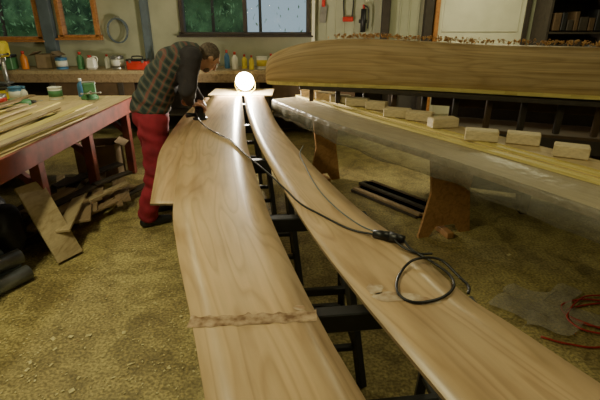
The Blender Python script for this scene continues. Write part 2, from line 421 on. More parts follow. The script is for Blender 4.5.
# ------------------------------------------------------------------ cords
Z=PZ+.006
pts=[(-.90,3.80,.955),(-.84,3.66,.90),(-.74,3.5,Z),(-.62,3.3,Z),(-.514,3.15,Z),(-.40,2.87,Z),(-.278,2.6,Z),(-.16,2.34,Z),(-.078,2.14,Z),(.0,1.95,Z),(.09,1.82,Z),(.21,1.67,Z),(.31,1.60,Z+.008)]
cord=B().tube(pts,.0048,m_cord)
cord.cyl((.30,1.605,Z+.012),(.36,1.575,Z+.012),.017,m_cord,.021); cord.cyl((.36,1.575,Z+.012),(.415,1.55,Z+.012),.022,m_cord,.015)
cord.tube([(.41,1.55,Z+.01),(.43,1.49,Z),(.478,1.408,Z),(.517,1.32,Z),(.511,1.24,Z),(.449,1.175,Z),(.361,1.151,Z),(.318,1.2,Z),(.34,1.30,Z),(.41,1.39,Z+.012),(.50,1.385,Z+.02),(.548,1.30,Z),(.56,1.24,Z),(.545,1.2,Z)],.0048,m_cord)
cord.tube([(.37,1.56,Z+.012),(.40,1.5,Z+.004),(.45,1.46,Z),(.50,1.46,Z)],.0045,m_cord)
cord.done('extension_cord',recenter=False)
B().tube([(.02,2.9,.895),(.0,2.77,Z),(.035,2.5,Z),(.066,2.29,Z),(.11,2.08,Z),(.175,1.88,Z),(.25,1.72,Z),(.31,1.625,Z+.008)],.003,m_postg).done('thin_cable',recenter=False)

# ------------------------------------------------------------------ plastic-covered bench (right)
F=[Vector((-.30,4.90,0)),Vector((.0,4.30,0)),Vector((.34,3.65,0)),Vector((.95,2.68,0)),Vector((1.4,1.89,0)),Vector((1.75,1.2,0)),Vector((2.0,.6,0))]
Bk=[Vector((.25,5.25,0)),Vector((.62,4.65,0)),Vector((.95,4.05,0)),Vector((1.5,3.1,0)),Vector((1.97,2.3,0)),Vector((2.4,1.5,0)),Vector((2.65,.9,0))]
TZ=.87
bench=empty('plastic_covered_workbench',(1.2,3,0))
def strip(F,Bk,zt,th,m,me_,name,a=0,c=1):
    b=B(); 
    FF=catmull(F,6);KK=catmull(Bk,6); n=len(FF); D=0; rows=[]
    for i in range(n):
        p=FF[i].lerp(KK[i],a); q=FF[i].lerp(KK[i],c)
        if i: D+=(p-pp).length
        pp=p; rows.append((p,q,D))
    T=[[b.bm.verts.new((v.x,v.y,zz)) for v,zz in ((p,zt),(q,zt),(q,zt-th),(p,zt-th))] for p,q,_ in rows]
    i1=b.mi(m);i2=b.mi(me_)
    W=(rows[3][1]-rows[3][0]).length
    for i in range(n-1):
        for k in range(4):
            f=b.bm.faces.new((T[i][k],T[i][(k+1)%4],T[i+1][(k+1)%4],T[i+1][k])); f.material_index=i1 if k in(0,2) else i2
            for l,u in zip(f.loops,((0,rows[i][2]),(W,rows[i][2]),(W,rows[i+1][2]),(0,rows[i+1][2]))): l[b.uv].uv=u
    b.bm.faces.new(T[0]);b.bm.faces.new(list(reversed(T[-1])))
    bmesh.ops.recalc_face_normals(b.bm,faces=b.bm.faces)
    return b.done(name,recenter=False)
top=strip(F,Bk,TZ,.05,m_pine,m_scrap,'bench_top')
b=B(); FF=catmull(F,16);KK=catmull(Bk,16); prev=None
for i,(p,q) in enumerate(zip(FF,KK)):
    n=(p-q).normalized(); s_=i*.5
    o=noise.noise(Vector((s_*.5,0,0)))*.02; hang=.155+.035*noise.noise(Vector((s_*.23,3,0)))+.012*noise.noise(Vector((s_*.9,8,0)))
    pr=[q.lerp(p,.5)+Vector((0,0,TZ+.003)),p+Vector((0,0,TZ+.005)),p+n*.012+Vector((0,0,TZ-.015)),
        p+n*(.02+o)+Vector((0,0,TZ-hang*.45)),p+n*(.018+o*1.8+.012*math.sin(s_*1.7))+Vector((0,0,TZ-hang))]
    pr.append(p-n*.06+Vector((0,0,TZ-hang-.015)))
    cur=[b.bm.verts.new(v) for v in pr]
    if prev:
        for k in range(5):
            f=b.bm.faces.new((prev[k],prev[k+1],cur[k+1],cur[k])); f.material_index=b.mi(m_film); f.smooth=True
    prev=cur
film=b.done('plastic_sheet_cover',recenter=False)
b=B()
for pa,pb in ((Vector((.98,3.28,0)),Vector((1.46,3.42,0))),(Vector((.1,4.6,0)),Vector((.45,4.75,0))),(Vector((1.75,1.55,0)),Vector((2.2,1.75,0)))):
    d=(pb-pa).normalized(); nn=Vector((-d.y,d.x,0)); L=(pb-pa).length
    prof=[(0,0),(.10,0),(.16,.09),(L-.16,.09),(L-.10,0),(L,0),(L-.06,.40),(L-.02,.815),(.02,.815),(.08,.40)]
    A=[b.bm.verts.new(pa+d*x+nn*.012+Vector((0,0,z))) for x,z in prof]
    C=[b.bm.verts.new(pa+d*x-nn*.012+Vector((0,0,z))) for x,z in prof]
    fs=[b.bm.faces.new(A),b.bm.faces.new(list(reversed(C)))]
    for k in range(len(A)): fs.append(b.bm.faces.new((A[k],C[k],C[(k+1)%len(A)],A[(k+1)%len(A)])))
    for f in fs: f.material_index=b.mi(m_trest)
    mid=(pa+pb)/2
    b.bar(mid-nn*.2+Vector((0,0,.78)),mid+nn*.2+Vector((0,0,.78)),L*.5,.05,m_trest)
    b.bar(mid-nn*.10+Vector((0,0,.03)),mid+nn*.16+Vector((0,0,.03)),.06,.05,m_trest)
bmesh.ops.recalc_face_normals(b.bm,faces=b.bm.faces)
legs=b.done('bench_supports',recenter=False)
adopt(bench,top,film,legs)
bd=empty('laminated_batten_stack',(1.3,3,TZ))
adopt(bd,strip(F,Bk,TZ+.022,.018,m_yel,m_yel,'batten_1',.46,.53),strip(F,Bk,TZ+.020,.016,m_pine,m_yel,'batten_2',.56,.80),
   strip(F,Bk,TZ+.036,.015,m_yel,m_yel,'batten_3',.58,.64),strip(F,Bk,TZ+.034,.013,m_pine,m_yel,'batten_4',.70,.98))
bl=[(1.67,2.62),(1.52,2.93),(1.27,3.02),(1.12,3.42),(1.0,3.66),(.84,3.80),(.72,4.14),(.56,4.33),(.41,4.52),(.27,4.69),(.12,4.86)]
ang=[-.5,-.45,-.35,.2,-.5,-.4,-.5,-.3,-.45,-.5,-.4]
for i,((x,y),a_) in enumerate(zip(bl,ang)):
    b=B(); L_=U(.19,.225)
    rot=(0,0,a_)
    b.box((x,y,TZ+.036+.038),(L_,.105,.074),m_pineo,rot=rot,bev=.006)
    b.box((x,y,TZ+.036+.0755),(L_*.9,.07,.003),m_pineo,rot=rot,bev=.001)
    b.done('wood_block' if i==0 else 'wood_block.%03d'%i)
b=B()
for i in range(9):
    x=.95+U(-.08,.08); z=.02+.03*(i//3); y=4.08+U(-.06,.06)
    b.bar((x-.30,y+.30,z),(x+.22,y-.38,z),U(.08,.13),.026,random.choice([m_scrap,m_brown,m_dark]))
b.done('stored_offcuts')

# ------------------------------------------------------------------ big curved timber
path=[(-.32,4.60,1.095,1.28),(-.24,4.58,1.088,1.38),(.05,4.52,1.085,1.475),(.5,4.42,1.083,1.515),(1.0,4.24,1.09,1.505),(1.6,3.98,1.095,1.487),(2.3,3.66,1.10,1.485),(3.0,3.36,1.11,1.49),(3.7,3.05,1.12,1.50)]
P3=catmull([Vector((p[0],p[1],p[2])) for p in path],8); Q3=catmull([Vector((p[0],p[1],p[3])) for p in path],8)
b=B(); rows=[];D=0
prof=[(.06,0),(.078,.04),(.082,.25),(.082,.5),(.08,.75),(.07,.93),(.05,1.0),(-.10,1.0),(-.15,.97),(-.16,.9),(-.16,.1),(-.10,0)]
for i,(lo,hi) in enumerate(zip(P3,Q3)):
    if i: D+=(lo-P3[i-1]).length
    t=(P3[min(i+1,len(P3)-1)]-P3[max(i-1,0)]); t.z=0; t.normalize(); n=Vector((t.y,-t.x,0))
    if n.y>0: n=-n
    h=hi.z-lo.z; ring=[]
    for o,zz in prof: ring.append((b.bm.verts.new(Vector((lo.x,lo.y,lo.z+h*zz))+n*o),zz))
    rows.append((ring,D,h))
for (r0,d0,h0),(r1,d1,h1) in zip(rows,rows[1:]):
    for k in range(12):
        k2=(k+1)%12
        f=b.bm.faces.new((r0[k][0],r0[k2][0],r1[k2][0],r1[k][0])); f.smooth=k in(1,2,3,4,5); f.material_index=b.mi(m_beam)
        uk=[r0[k][1]*.4+(0 if k<7 else (.4+.02*k)),r0[k2][1]*.4+(0 if k<7 else (.4+.02*k))]
        for l,u in zip(f.loops,((uk[0],d0),(uk[1],d0),(uk[1],d1),(uk[0],d1))): l[b.uv].uv=u
b.bm.faces.new([v for v,_ in rows[0][0]]);b.bm.faces.new([v for v,_ in reversed(rows[-1][0])])
bmesh.ops.recalc_face_normals(b.bm,faces=b.bm.faces)
for i in range(2,len(P3)-1):
    a=P3[i];c=P3[i+1]
    b.bar(a+Vector((-.02,-.085,.012)),c+Vector((-.02,-.085,.012)),.025,.03,m_yel,bev=0)
b.done('curved_timber_spar',recenter=False)
b=B()
for i in range(620):
    t=1-(R()**1.3)*.66; idx=min(int(t*(len(Q3)-1)),len(Q3)-1); p=Q3[idx]
    c=Vector((p.x+U(-.05,.05),p.y+U(-.06,.12),p.z+.014+U(0,.03)))
    r=U(.008,.019); w=U(.006,.014); q=Euler((U(0,6),U(0,6),U(0,6))).to_matrix(); n=8; turns=U(.6,1.4); prev=None
    for k in range(n+1):
        a_=turns*2*math.pi*k/n; rr=r*(1-.4*k/n)
        cur=[b.bm.verts.new(c+q@Vector((rr*math.cos(a_),rr*math.sin(a_),s_*w+.006*k/n))) for s_ in(-.5,.5)]
        if prev: b.bm.faces.new((prev[0],prev[1],cur[1],cur[0])).material_index=b.mi(m_shav)
        prev=cur
b.done('wood_shavings')
b=B()
d=Vector((3.8,-1.55,0)).normalized()
A0=Vector((-.05,4.62,0)); 
nrm=Vector((d.y,-d.x,0)); 
if nrm.y>0: nrm=-nrm
def rp(s_,o,z): 
    v=A0+d*s_-nrm*o
    return Vector((v.x,v.y,z))
b.bar(rp(.1,.0,1.062),rp(3.9,.0,1.062),.26,.035,m_dark)
b.bar(rp(1.35,.12,.98),rp(3.9,.12,.98),.04,.09,m_brown)
for i in range(14):
    s_=.18+i*.28
    lowz=.912 if s_<1.3 else .78
    b.bar(rp(s_,.0,1.045),rp(s_,.0,lowz),.045,.04,m_dark if i%3 else m_brown)
b.bar(rp(1.45,.25,.74),rp(3.9,.25,.74),.5,.05,m_brown)
b.bar(rp(1.45,.0,.68),rp(3.9,.0,.68),.03,.12,m_dark)
b.bar(rp(1.5,.45,.38),rp(3.8,.45,.38),.03,.66,m_brown)
b.bar(rp(1.5,.48,.92),rp(3.8,.48,.92),.03,.30,m_dark)
for s_ in (1.5,2.3,3.1,3.85):
    for o in(.04,.42): b.bar(rp(s_,o,.72),rp(s_,o,0),.07,.07,m_dark)
b.bar(rp(1.5,.24,.2),rp(3.8,.24,.2),.42,.03,m_dark)
b.done('spar_support_rack')

# ------------------------------------------------------------------ floor items right
b=B(); n=16; G=[]
for i in range(n+1):
    row=[]
    for j in range(n+1):
        x=1.28+.52*i/n+.08*math.sin(j*.5); y=2.08+.42*j/n+.05*math.sin(i*.6)
        z=.012+.03*abs(noise.noise(Vector((x*6,y*6,0))))+.012*abs(noise.noise(Vector((x*16,y*16,4))))
        row.append(b.bm.verts.new((x,y,z)))
    G.append(row)
for i in range(n):
    for j in range(n):
        f=b.bm.faces.new((G[i][j],G[i+1][j],G[i+1][j+1],G[i][j+1])); f.smooth=True; f.material_index=b.mi(m_film2)
b.done('plastic_sheet_scrap')
pts=[]
for k in range(34):
    a_=k*.55; r=.17+.03*math.sin(k*1.3)+.002*k
    pts.append((1.90+r*1.2*math.cos(a_)+.03*math.sin(k),2.22+r*.8*math.sin(a_),.012+.006*(k//11)))
pts+= [(1.70,1.95,.012),(1.5,1.97,.012),(1.38,2.03,.012)]
B().tube(pts,.006,m_hose).done('air_hose',recenter=False)
B().tube([(.42,.9,.012),(.35,1.2,.012),(.2,1.35,.012),(.1,1.6,.012)],.006,m_hose).done('red_cable',recenter=False)
b=B()
for i in range(3600):
    if R()<.6: x=U(-2,-.2);y=U(1,5)
    else: x=U(-2.2,3);y=U(1,6)
    s_=U(.003,.007) if R()<.97 else U(.01,.018)
    a_=U(0,6); dx=Vector((math.cos(a_),math.sin(a_),U(-.2,.2)))*s_; dy=Vector((-math.sin(a_),math.cos(a_),U(-.2,.2)))*s_*U(.3,.8)
    c=Vector((x,y,.005)); b.quad([c-dx-dy,c+dx-dy,c+dx+dy,c-dx+dy],m_chip)
b.done('sawdust_chips',recenter=False)

# ------------------------------------------------------------------ left workbench
b=B()
BX0,BX1,BY0,BY1,BZ=-3.4,-1.9,1.7,5.1,.88
for i in range(6):
    w=(BX1-BX0)/6; b.box((BX0+w*(i+.5),(BY0+BY1)/2,BZ-.02),(w-.006,BY1-BY0,.04),m_pine)
b.box((BX1+.012,(BY0+BY1)/2,BZ-.075),(.03,BY1-BY0,.15),m_red)
b.box(((BX0+BX1)/2,BY0+.02,BZ-.10),(BX1-BX0,.03,.12),m_red); b.box(((BX0+BX1)/2,BY1-.02,BZ-.10),(BX1-BX0,.03,.12),m_red)
for y in (2.0,3.15,4.0,4.95):
    for x in (BX1-.08,BX0+.1): b.box((x,y,(BZ-.04)/2),(.08,.08,BZ-.04),m_red)
    b.bar((BX1-.1,y,.5),(BX1-.45,y,.83),.05,.05,m_red)
b.box((BX0+.2,(BY0+BY1)/2,.25),(.7,BY1-BY0-.2,.03),m_dark)
b.box((BX0+.02,(BY0+BY1)/2,.42),(.02,BY1-BY0-.1,.84),m_dark)
b.done('red_workbench')
b=B()
for i in range(20):
    x=U(-2.8,-1.97); y=U(2.8,3.7); L_=U(1.2,2.1); a_=U(-.12,.1); m=random.choice([m_yel,m_pine,m_yel,m_scrap2,m_scrap])
    z=BZ+.012+.016*(i//4)
    b.bar((x,y-L_/2,z),(x+a_*L_,min(y+L_/2,5.0),z),U(.03,.09),.014,m)
b.done('wood_battens_pile')
b=B()
b.box((-1.6,6.8,.98),(6.2,.62,.05),m_scrap2); b.box((-1.6,6.5,.90),(6.2,.04,.12),m_scrap)
for i in range(7): b.box((-4.55+i*.98,6.53,.46),(.08,.08,.92),m_dark); b.box((-4.55+i*.98,7.05,.48),(.08,.08,.95),m_dark)
b.box((-1.6,6.85,.35),(6.1,.5,.03),m_dark); b.box((-1.6,7.08,.6),(6.1,.02,.7),m_dark)
b.box((-3.0,6.52,.65),(1.2,.03,.4),m_brown);b.box((0.2,6.52,.65),(1.2,.03,.4),m_brown)
b.done('back_workbench')
cnt={}
def nm(n):
    k=cnt.get(n,0); cnt[n]=k+1
    return n if k==0 else '%s.%03d'%(n,k)
def can(x,y,z,r,h,m,lab=m_white):
    b=B().lathe([(r,0),(r*1.03,.006),(r,.012),(r,h*.2),(r*1.005,h*.2),(r*1.005,h*.8),(r,h*.8),(r,h-.01),(r*1.04,h-.005),(r*1.04,h),(r*.9,h),(r*.88,h-.008)],(x,y,z),m)
    b.lathe([(r*1.01,0),(r*1.01,h*.5)],(x,y,z+h*.25),lab)
    b.tube([(x-r,y,z+h*.9),(x-r*.7,y-.03,z+h*1.05),(x,y-.04,z+h*1.15),(x+r*.7,y-.03,z+h*1.05),(x+r,y,z+h*.9)],.002,m_steel,6,4)
    b.done(nm('paint_can'))
def bottle(x,y,z,r,h,m,capm=m_redp):
    b=B().lathe([(r*.95,0),(r,.01),(r,h*.55),(r*.9,h*.68),(r*.4,h*.8),(r*.35,h*.86)],(x,y,z),m)
    b.lathe([(r*.42,h*.84),(r*.42,h),(r*.3,h*1.0)],(x,y,z),capm); b.done(nm('plastic_bottle'))
def jug(x,y,z,s,m):
    b=B().box((x,y,z+s*.42),(s*.8,s*.55,s*.84),m,bev=.03,taper=.85); b.lathe([(s*.14,0),(s*.14,s*.16),(s*.12,s*.17)],(x-s*.1,y,z+s*.82),m_redp)
    b.tube([(x+s*.30,y,z+s*.5),(x+s*.46,y,z+s*.62),(x+s*.40,y,z+s*.85),(x+s*.1,y,z+s*.9)],s*.045,m,8,5); b.done(nm('plastic_jug'))
def crate(x,y,z,sx,sy,sz,m,rot=0,name='cardboard_box'):
    b=B(); t=.012
    b.box((0,0,t/2),(sx,sy,t),m)
    for s_ in(-1,1):
        b.box((s_*(sx/2-t/2),0,sz/2),(t,sy,sz),m); b.box((0,s_*(sy/2-t/2),sz/2),(sx,t,sz),m)
        b.box((s_*(sx/2+.05),0,sz+.01),(.11,sy*.96,.005),m,rot=(0,s_*.5,0),bev=0)
    bmesh.ops.transform(b.bm,matrix=Matrix.Translation((x,y,z))@Matrix.Rotation(rot,4,'Z'),verts=b.bm.verts)
    b.done(nm(name))
def toolbox(x,y,z,s,m,rot=0):
    b=B(); b.box((0,0,s*.2),(s,s*.45,s*.4),m,bev=.01); b.box((0,0,s*.44),(s*1.02,s*.47,s*.1),m_black,bev=.01)
    b.tube([(-s*.25,0,s*.48),(-s*.22,0,s*.6),(s*.22,0,s*.6),(s*.25,0,s*.48)],s*.03,m_black,8,4)
    for q in(-.3,.3): b.box((q*s,-s*.235,s*.38),(s*.1,.01,s*.12),m_steel,bev=.002)
    bmesh.ops.transform(b.bm,matrix=Matrix.Translation((x,y,z))@Matrix.Rotation(rot,4,'Z'),verts=b.bm.verts)
    b.done(nm('toolbox'))
def vise(x,y,z,rot=0):
    b=B(); b.lathe([(.09,0),(.09,.02),(.06,.05),(.06,.07)],(0,0,0),m_green)
    b.box((0,.02,.12),(.10,.2,.09),m_green,bev=.012); b.box((0,-.10,.13),(.12,.05,.12),m_green,bev=.01); b.box((0,-.17,.13),(.12,.05,.12),m_green,bev=.01)
    b.box((0,-.12,.185),(.13,.015,.03),m_steel);b.box((0,-.15,.185),(.13,.015,.03),m_steel)
    b.cyl((0,-.3,.10),(0,-.1,.10),.014,m_steel); b.cyl((-.09,-.29,.10),(.09,-.29,.10),.006,m_steel); b.sph((-.09,-.29,.1),.011,m_steel); b.sph((.09,-.29,.1),.011,m_steel)
    bmesh.ops.transform(b.bm,matrix=Matrix.Translation((x,y,z))@Matrix.Rotation(rot,4,'Z'),verts=b.bm.verts)
    b.done(nm('bench_vise'))
def drill(x,y,z,m,rot=0):
    b=B(); b.cyl((-.09,0,.04),(.06,0,.04),.035,m,.03); b.cyl((.06,0,.04),(.11,0,.04),.02,m_black,.012); b.cyl((.11,0,.04),(.17,0,.04),.004,m_steel)
    b.box((-.05,.08,.035),(.045,.14,.04),m_black,rot=(0,0,.15),bev=.01); b.box((-.06,.16,.035),(.09,.05,.06),m,bev=.008)
    bmesh.ops.transform(b.bm,matrix=Matrix.Translation((x,y,z))@Matrix.Rotation(rot,4,'Z'),verts=b.bm.verts)
    b.done(nm('cordless_drill'))
def clamp(x,y,z,L_,m,rot=0):
    b=B(); b.box((0,0,.012),(.025,L_,.008),m_steel); b.box((.06,L_/2-.02,.015),(.14,.03,.02),m); b.box((.06,-L_*.1,.015),(.14,.03,.02),m)
    b.cyl((.11,-L_*.1-.14,.018),(.11,L_*.2,.018),.007,m_steel); b.cyl((.11,-L_*.1-.22,.018),(.11,-L_*.1-.10,.018),.016,m_orangep)
    bmesh.ops.transform(b.bm,matrix=Matrix.Translation((x,y,z))@Matrix.Rotation(rot,4,'Z'),verts=b.bm.verts)
    b.done(nm('bar_clamp'))
z1=1.005
for args in ((-.56,6.75,.08,.17,m_white),(-.25,6.8,.07,.14,m_steel,m_yellow),(-1.5,6.85,.07,.15,m_steel,m_blue),(-2.68,6.75,.09,.18,m_steel,m_white),(-3.48,6.7,.08,.16,m_blue,m_white),(.9,6.8,.09,.17,m_steel,m_redp)):
    x,y,r,h=args[:4]; can(x,y,z1,r,h,args[4],args[5] if len(args)>5 else m_yellow)
for x,y,r,h,m in ((-.95,6.7,.045,.24,m_white),(-.82,6.78,.04,.20,m_yellow),(-1.08,6.8,.04,.26,m_blue),(-.42,6.65,.04,.22,m_white),(-1.93,6.7,.045,.25,m_redp),(-2.08,6.85,.04,.2,m_white),(-3.2,6.7,.05,.24,m_green),(-2.85,6.8,.04,.2,m_white),(.35,6.7,.045,.22,m_white),(.5,6.75,.04,.2,m_yellow),(-4.02,6.7,.05,.25,m_orangep),(-.7,6.62,.035,.2,m_yellow)):
    bottle(x,y,z1,r,h,m)
for x,s_,m in ((-.06,.22,m_white),(-1.28,.2,m_white),(-3.02,.2,m_white),(-1.72,.18,m_yellow)): jug(x,6.65,z1,s_,m)
toolbox(-2.35,6.65,z1,.3,m_redp); toolbox(-4.35,6.65,z1,.42,m_green,.1); crate(-3.75,6.85,z1,.24,.25,.2,m_card)
for x,y,r,h,m,l in ((-2.98,4.72,.08,.15,m_blue,m_white),(-2.65,4.85,.07,.13,m_white,m_green),(-3.2,4.3,.09,.17,m_green,m_yellow),(-2.98,4.42,.06,.12,m_steel,m_redp)): can(x,y,BZ,r,h,m,l)
toolbox(-3.2,3.95,BZ,.32,m_yellow,1.57); toolbox(-3.23,4.85,BZ,.26,m_yellow,.2); vise(-2.3,4.88,BZ,.5); drill(-2.75,4.42,BZ,m_green,.7)
bottle(-2.45,5.03,BZ,.04,.2,m_blue,m_white); bottle(-2.85,4.62,BZ,.035,.17,m_white,m_blue)
clamp(-3.05,3.45,BZ,.6,m_blue,-.3)
crate(-3.1,2.95,BZ,.3,.35,.14,m_card,.1)
b=B(); b.box((0,0,.02),(.28,.35,.04),m_grey,bev=.01); b.cyl((0,.1,.04),(0,.1,.75),.03,m_steel); b.box((0,.0,.72),(.16,.42,.2),m_yellow,bev=.03)
b.cyl((0,-.12,.45),(0,-.12,.62),.02,m_steel); b.cyl((0,-.12,.38),(0,-.12,.46),.025,m_black,.03); b.box((0,-.06,.3),(.24,.24,.02),m_grey)
for k in range(3):
    a_=k*2.1; b.cyl((.09,-.05,.66),(.1,-.05+.14*math.cos(a_),.66+.14*math.sin(a_)),.007,m_steel); b.sph((.1,-.05+.14*math.cos(a_),.66+.14*math.sin(a_)),.016,m_black)
bmesh.ops.transform(b.bm,matrix=Matrix.Translation((-3.95,6.0,.6)),verts=b.bm.verts); 
b.box((-3.95,6.0,.56),(.5,.5,.08),m_dark)
for sx in(-.2,.2):
    for sy in(-.2,.2): b.box((-3.95+sx,6.0+sy,.26),(.06,.06,.52),m_dark)
b.done('drill_press')
b=B(); pts=[]
for k in range(30):
    a_=k*.5; pts.append((-2.75+.15*math.cos(a_),Y1-.05-.003*k,1.52+.17*math.sin(a_)))
b.tube(pts,.010,m_postg); b.box((-2.75,Y1-.06,1.70),(.05,.12,.04),m_steel); b.done('coiled_hose')
def hang(name,x,z,kind):
    b=B(); y=Y1-.04
    b.cyl((x,Y1,z+.02),(x,y-.05,z+.03),.006,m_steel)
    if kind==0:
        b.tube([(x-.06,y,z-.3),(x-.07,y,z-.05),(x,y,z+.02),(x+.07,y,z-.05),(x+.06,y,z-.3)],.01,m_black); b.box((x,y,z-.32),(.16,.05,.07),m_redp,bev=.01)
    else:
        b.box((x,y,z-.05),(.05,.03,.2),m_redp,bev=.008); b.box((x,y,z-.25),(.1,.012,.24),m_steel,rot=(0,.1,0)); b.sph((x,y,z+.02),.03,m_orangep)
    b.done(name)
hang('hanging_headphones',.72,2.0,0); hang('hanging_hand_saw',.35,2.0,1)
b=B(); b.cyl((.95,Y1-.06,1.5),(.95,Y1-.06,1.82),.04,m_black); b.cyl((.95,Y1-.06,1.82),(.95,Y1-.06,1.88),.018,m_redp); b.tube([(.95,Y1-.1,1.87),(1.01,Y1-.1,1.82),(1.02,Y1-.1,1.65),(1.01,Y1-.1,1.55)],.01,m_black); b.box((.95,Y1-.02,1.65),(.12,.03,.05),m_black); b.done('fire_extinguisher')
b=B()
for x in (3.5,4.3): b.box((x,6.88,1.15),(.04,.45,2.3),m_dark)
for z in (.1,.6,1.1,1.5,1.95,2.28): b.box((3.9,6.88,z),(.8,.45,.03),m_dark)
b.box((3.9,7.1,1.15),(.8,.02,2.3),m_dark)
for z in (.13,.63,1.13,1.53,1.98):
    x=3.56
    while x<4.2:
        w=U(.05,.14); h=U(.1,.28); b.box((x+w/2,6.78,z+h/2),(w,.25,h),random.choice([m_dark,m_brown,m_grey,m_black,m_dark]),bev=.006); x+=w+.015
b.done('shelf_unit')

# ------------------------------------------------------------------ under left bench
b=B()
for i in range(34):
    x=U(-2.35,-1.75); y=U(3.3,4.2); L_=U(.4,.85); a_=U(-.5,.7); z=.02+.028*(i//4)
    d2=Vector((math.sin(a_),math.cos(a_),0))*L_/2
    b.bar(Vector((x,y,z))-d2,Vector((x,y,z+U(0,.05)))+d2,U(.05,.14),.022,random.choice([m_scrap,m_scrap2,m_scrap,m_dark]))
b.done('scrap_lumber_pile')
b=B(); b.bar((-1.74,2.92,.02),(-2.02,3.06,.56),.21,.018,m_scrap2); b.done('leaning_board')
crate(-2.25,4.78,0,.42,.36,.42,m_card,.15); crate(-2.85,4.2,.27,.36,.4,.3,m_card,.0)
b=B()
for i,(x,z) in enumerate(((-2.0,.06),(-1.87,.06),(-2.14,.06),(-1.93,.165),(-2.07,.165))):
    c=m_grey if i%2 else m_postg
    b.lathe([(.055,0),(.055,.5),(.045,.5),(.045,.01)],(x-.25,2.25+U(-.05,.05),z),c,16,axis=(.45,.9,0))
b.done('pipe_bundle')
b=B(); b.sph((-2.3,2.95,.2),(.24,.22,.22),m_black,seg=24); b.sph((-2.38,3.05,.34),(.15,.15,.14),m_black,seg=20)
for v in b.bm.verts:
    v.co+=Vector((noise.noise(v.co*7),noise.noise(v.co*7+Vector((5,0,0))),noise.noise(v.co*7+Vector((0,5,0)))))*.05; v.co.z=max(v.co.z,.003)
b.done('black_rubbish_sack')

# ------------------------------------------------------------------ work lamp: spun reflector flood on a stand
LX,LY,LZ=-.66,5.40,1.00
lamp=empty('halogen_work_lamp',(LX,LY,.87))
b=B()
ax=Vector((.06,-1,-.12)).normalized()
m_refl=M('white_enamel_reflector',(.92,.90,.85),.25,scale=5,c2=(.88,.86,.8))
K=.68
b.lathe([(r*K,z*K) for r,z in [(.035,0),(.05,.01),(.10,.04),(.14,.09),(.155,.14),(.165,.145),(.158,.15),(.150,.145),(.135,.095),(.095,.05),(.045,.022)]],Vector((LX,LY,LZ))-ax*.09,m_refl,32,axis=ax)
b.cyl(Vector((LX,LY,LZ))-ax*.18,Vector((LX,LY,LZ))-ax*.085,.028,m_black,.034)
for s_ in(-1,1): b.tube([(LX+s_*.115,LY-.0,LZ),(LX+s_*.12,LY+.03,LZ-.06),(LX+s_*.09,LY+.04,.884),(LX,LY+.04,.882)],.006,m_yellow,8,5)
for s_ in(-.08,.08): b.bar((LX+s_,LY-.1,.879),(LX+s_,LY+.16,.879),.02,.012,m_yellow)
h_=b.done('lamp_reflector',recenter=False)
b=B(); b.sph(Vector((LX,LY,LZ))-ax*.02,(.05,.05,.05),EMIT('halogen_glow',(1,.95,.86),500),seg=20); g_=b.done('lamp_bulb',recenter=False)
adopt(lamp,h_,g_)
b=B(); b.box((-.7,5.45,.86),(.75,.5,.02),m_scrap2)
for sx in(-.3,.3):
    for sy in(-.18,.18): b.box((-.7+sx,5.45+sy,.425),(.05,.05,.85),m_dark)
b.done('lamp_stand_table')
def light(kind,name,loc,en,col,**k):
    l=bpy.data.lights.new(name,kind); l.energy=en; l.color=col
    for a_,v in k.items(): setattr(l,a_,v)
    o=bpy.data.objects.new(name,l); o.location=loc; COL.objects.link(o); return o
lp=light('POINT','lamp_bulb_light',(LX+.01,LY-.16,LZ+.05),135,(1,.89,.69),shadow_soft_size=.06)
adopt(lamp,lp)

for i,(x,y,e) in enumerate(((-1.7,1.4,58),(-2.6,4.4,19),(2.6,5.8,30),(1.7,1.0,14))):
    par=empty('fluorescent_light' if i==0 else 'fluorescent_light.%03d'%i,(x,y,ZC))
    b=B(); b.box((x,y,ZC-.03),(.22,1.3,.06),m_white,bev=.008)
    tm=EMIT('tube_glow%d'%i,(1,.95,.7),4)
    for s_ in(-.05,.05): b.cyl((x+s_,y-.6,ZC-.085),(x+s_,y+.6,ZC-.085),.014,tm)
    for s_ in(-.62,.62): b.box((x,y+s_,ZC-.08),(.16,.02,.05),m_white)
    o=b.done('fixture',recenter=False)
    l=light('AREA','tube_light',(x,y,ZC-.115),e,(1,.94,.54),shape='RECTANGLE',size=.18,size_y=1.2)
    adopt(par,o,l)

# ------------------------------------------------------------------ the man
man=empty('man_sanding',(-1.25,3.65,0))
def remesh(b,name,vox,smooth=6,disp=None):
    o=b.done(name,recenter=False)
    mats=[m for m in o.data.materials]
    md=o.modifiers.new('r','REMESH'); md.mode='VOXEL'; md.voxel_size=vox; md.use_smooth_shade=True
    sm=o.modifiers.new('s','SMOOTH'); sm.factor=.5; sm.iterations=smooth
    dg=bpy.context.evaluated_depsgraph_get(); me=bpy.data.meshes.new_from_object(o.evaluated_get(dg))
    o.modifiers.clear(); o.data=me
    me.materials.clear(); me.materials.append(mats[0])
    for p in me.polygons: p.use_smooth=True; p.material_index=0
    if disp:
        for v in me.vertices: v.co+=disp(v.co.copy())
    me.update(); return o
V=Vector
d_=V((.86,.5,0)); rt=V((.5,-.86,0))
b=B()
hipR=V((-1.19,3.55,.93)); hipL=V((-1.29,3.72,.93))
kR=V((-1.20,3.52,.50)); kL=V((-1.28,3.80,.50))
aR=V((-1.33,3.50,.10)); aL=V((-1.37,3.80,.10))
b.chain([(hipR,.128),(kR,.098),(aR+V((0,0,.02)),.082)],m_pants); b.chain([(hipL,.128),(kL,.098),(aL+V((0,0,.02)),.082)],m_pants)
RZ=Matrix.Rotation(math.atan2(.5,.86),3,'Z')
b.sph((-1.245,3.635,.97),(.15,.19,.16),m_pants,rot=RZ,seg=20)
b.sph((-1.20,3.66,1.07),(.13,.17,.10),m_pants,rot=RZ,seg=20)
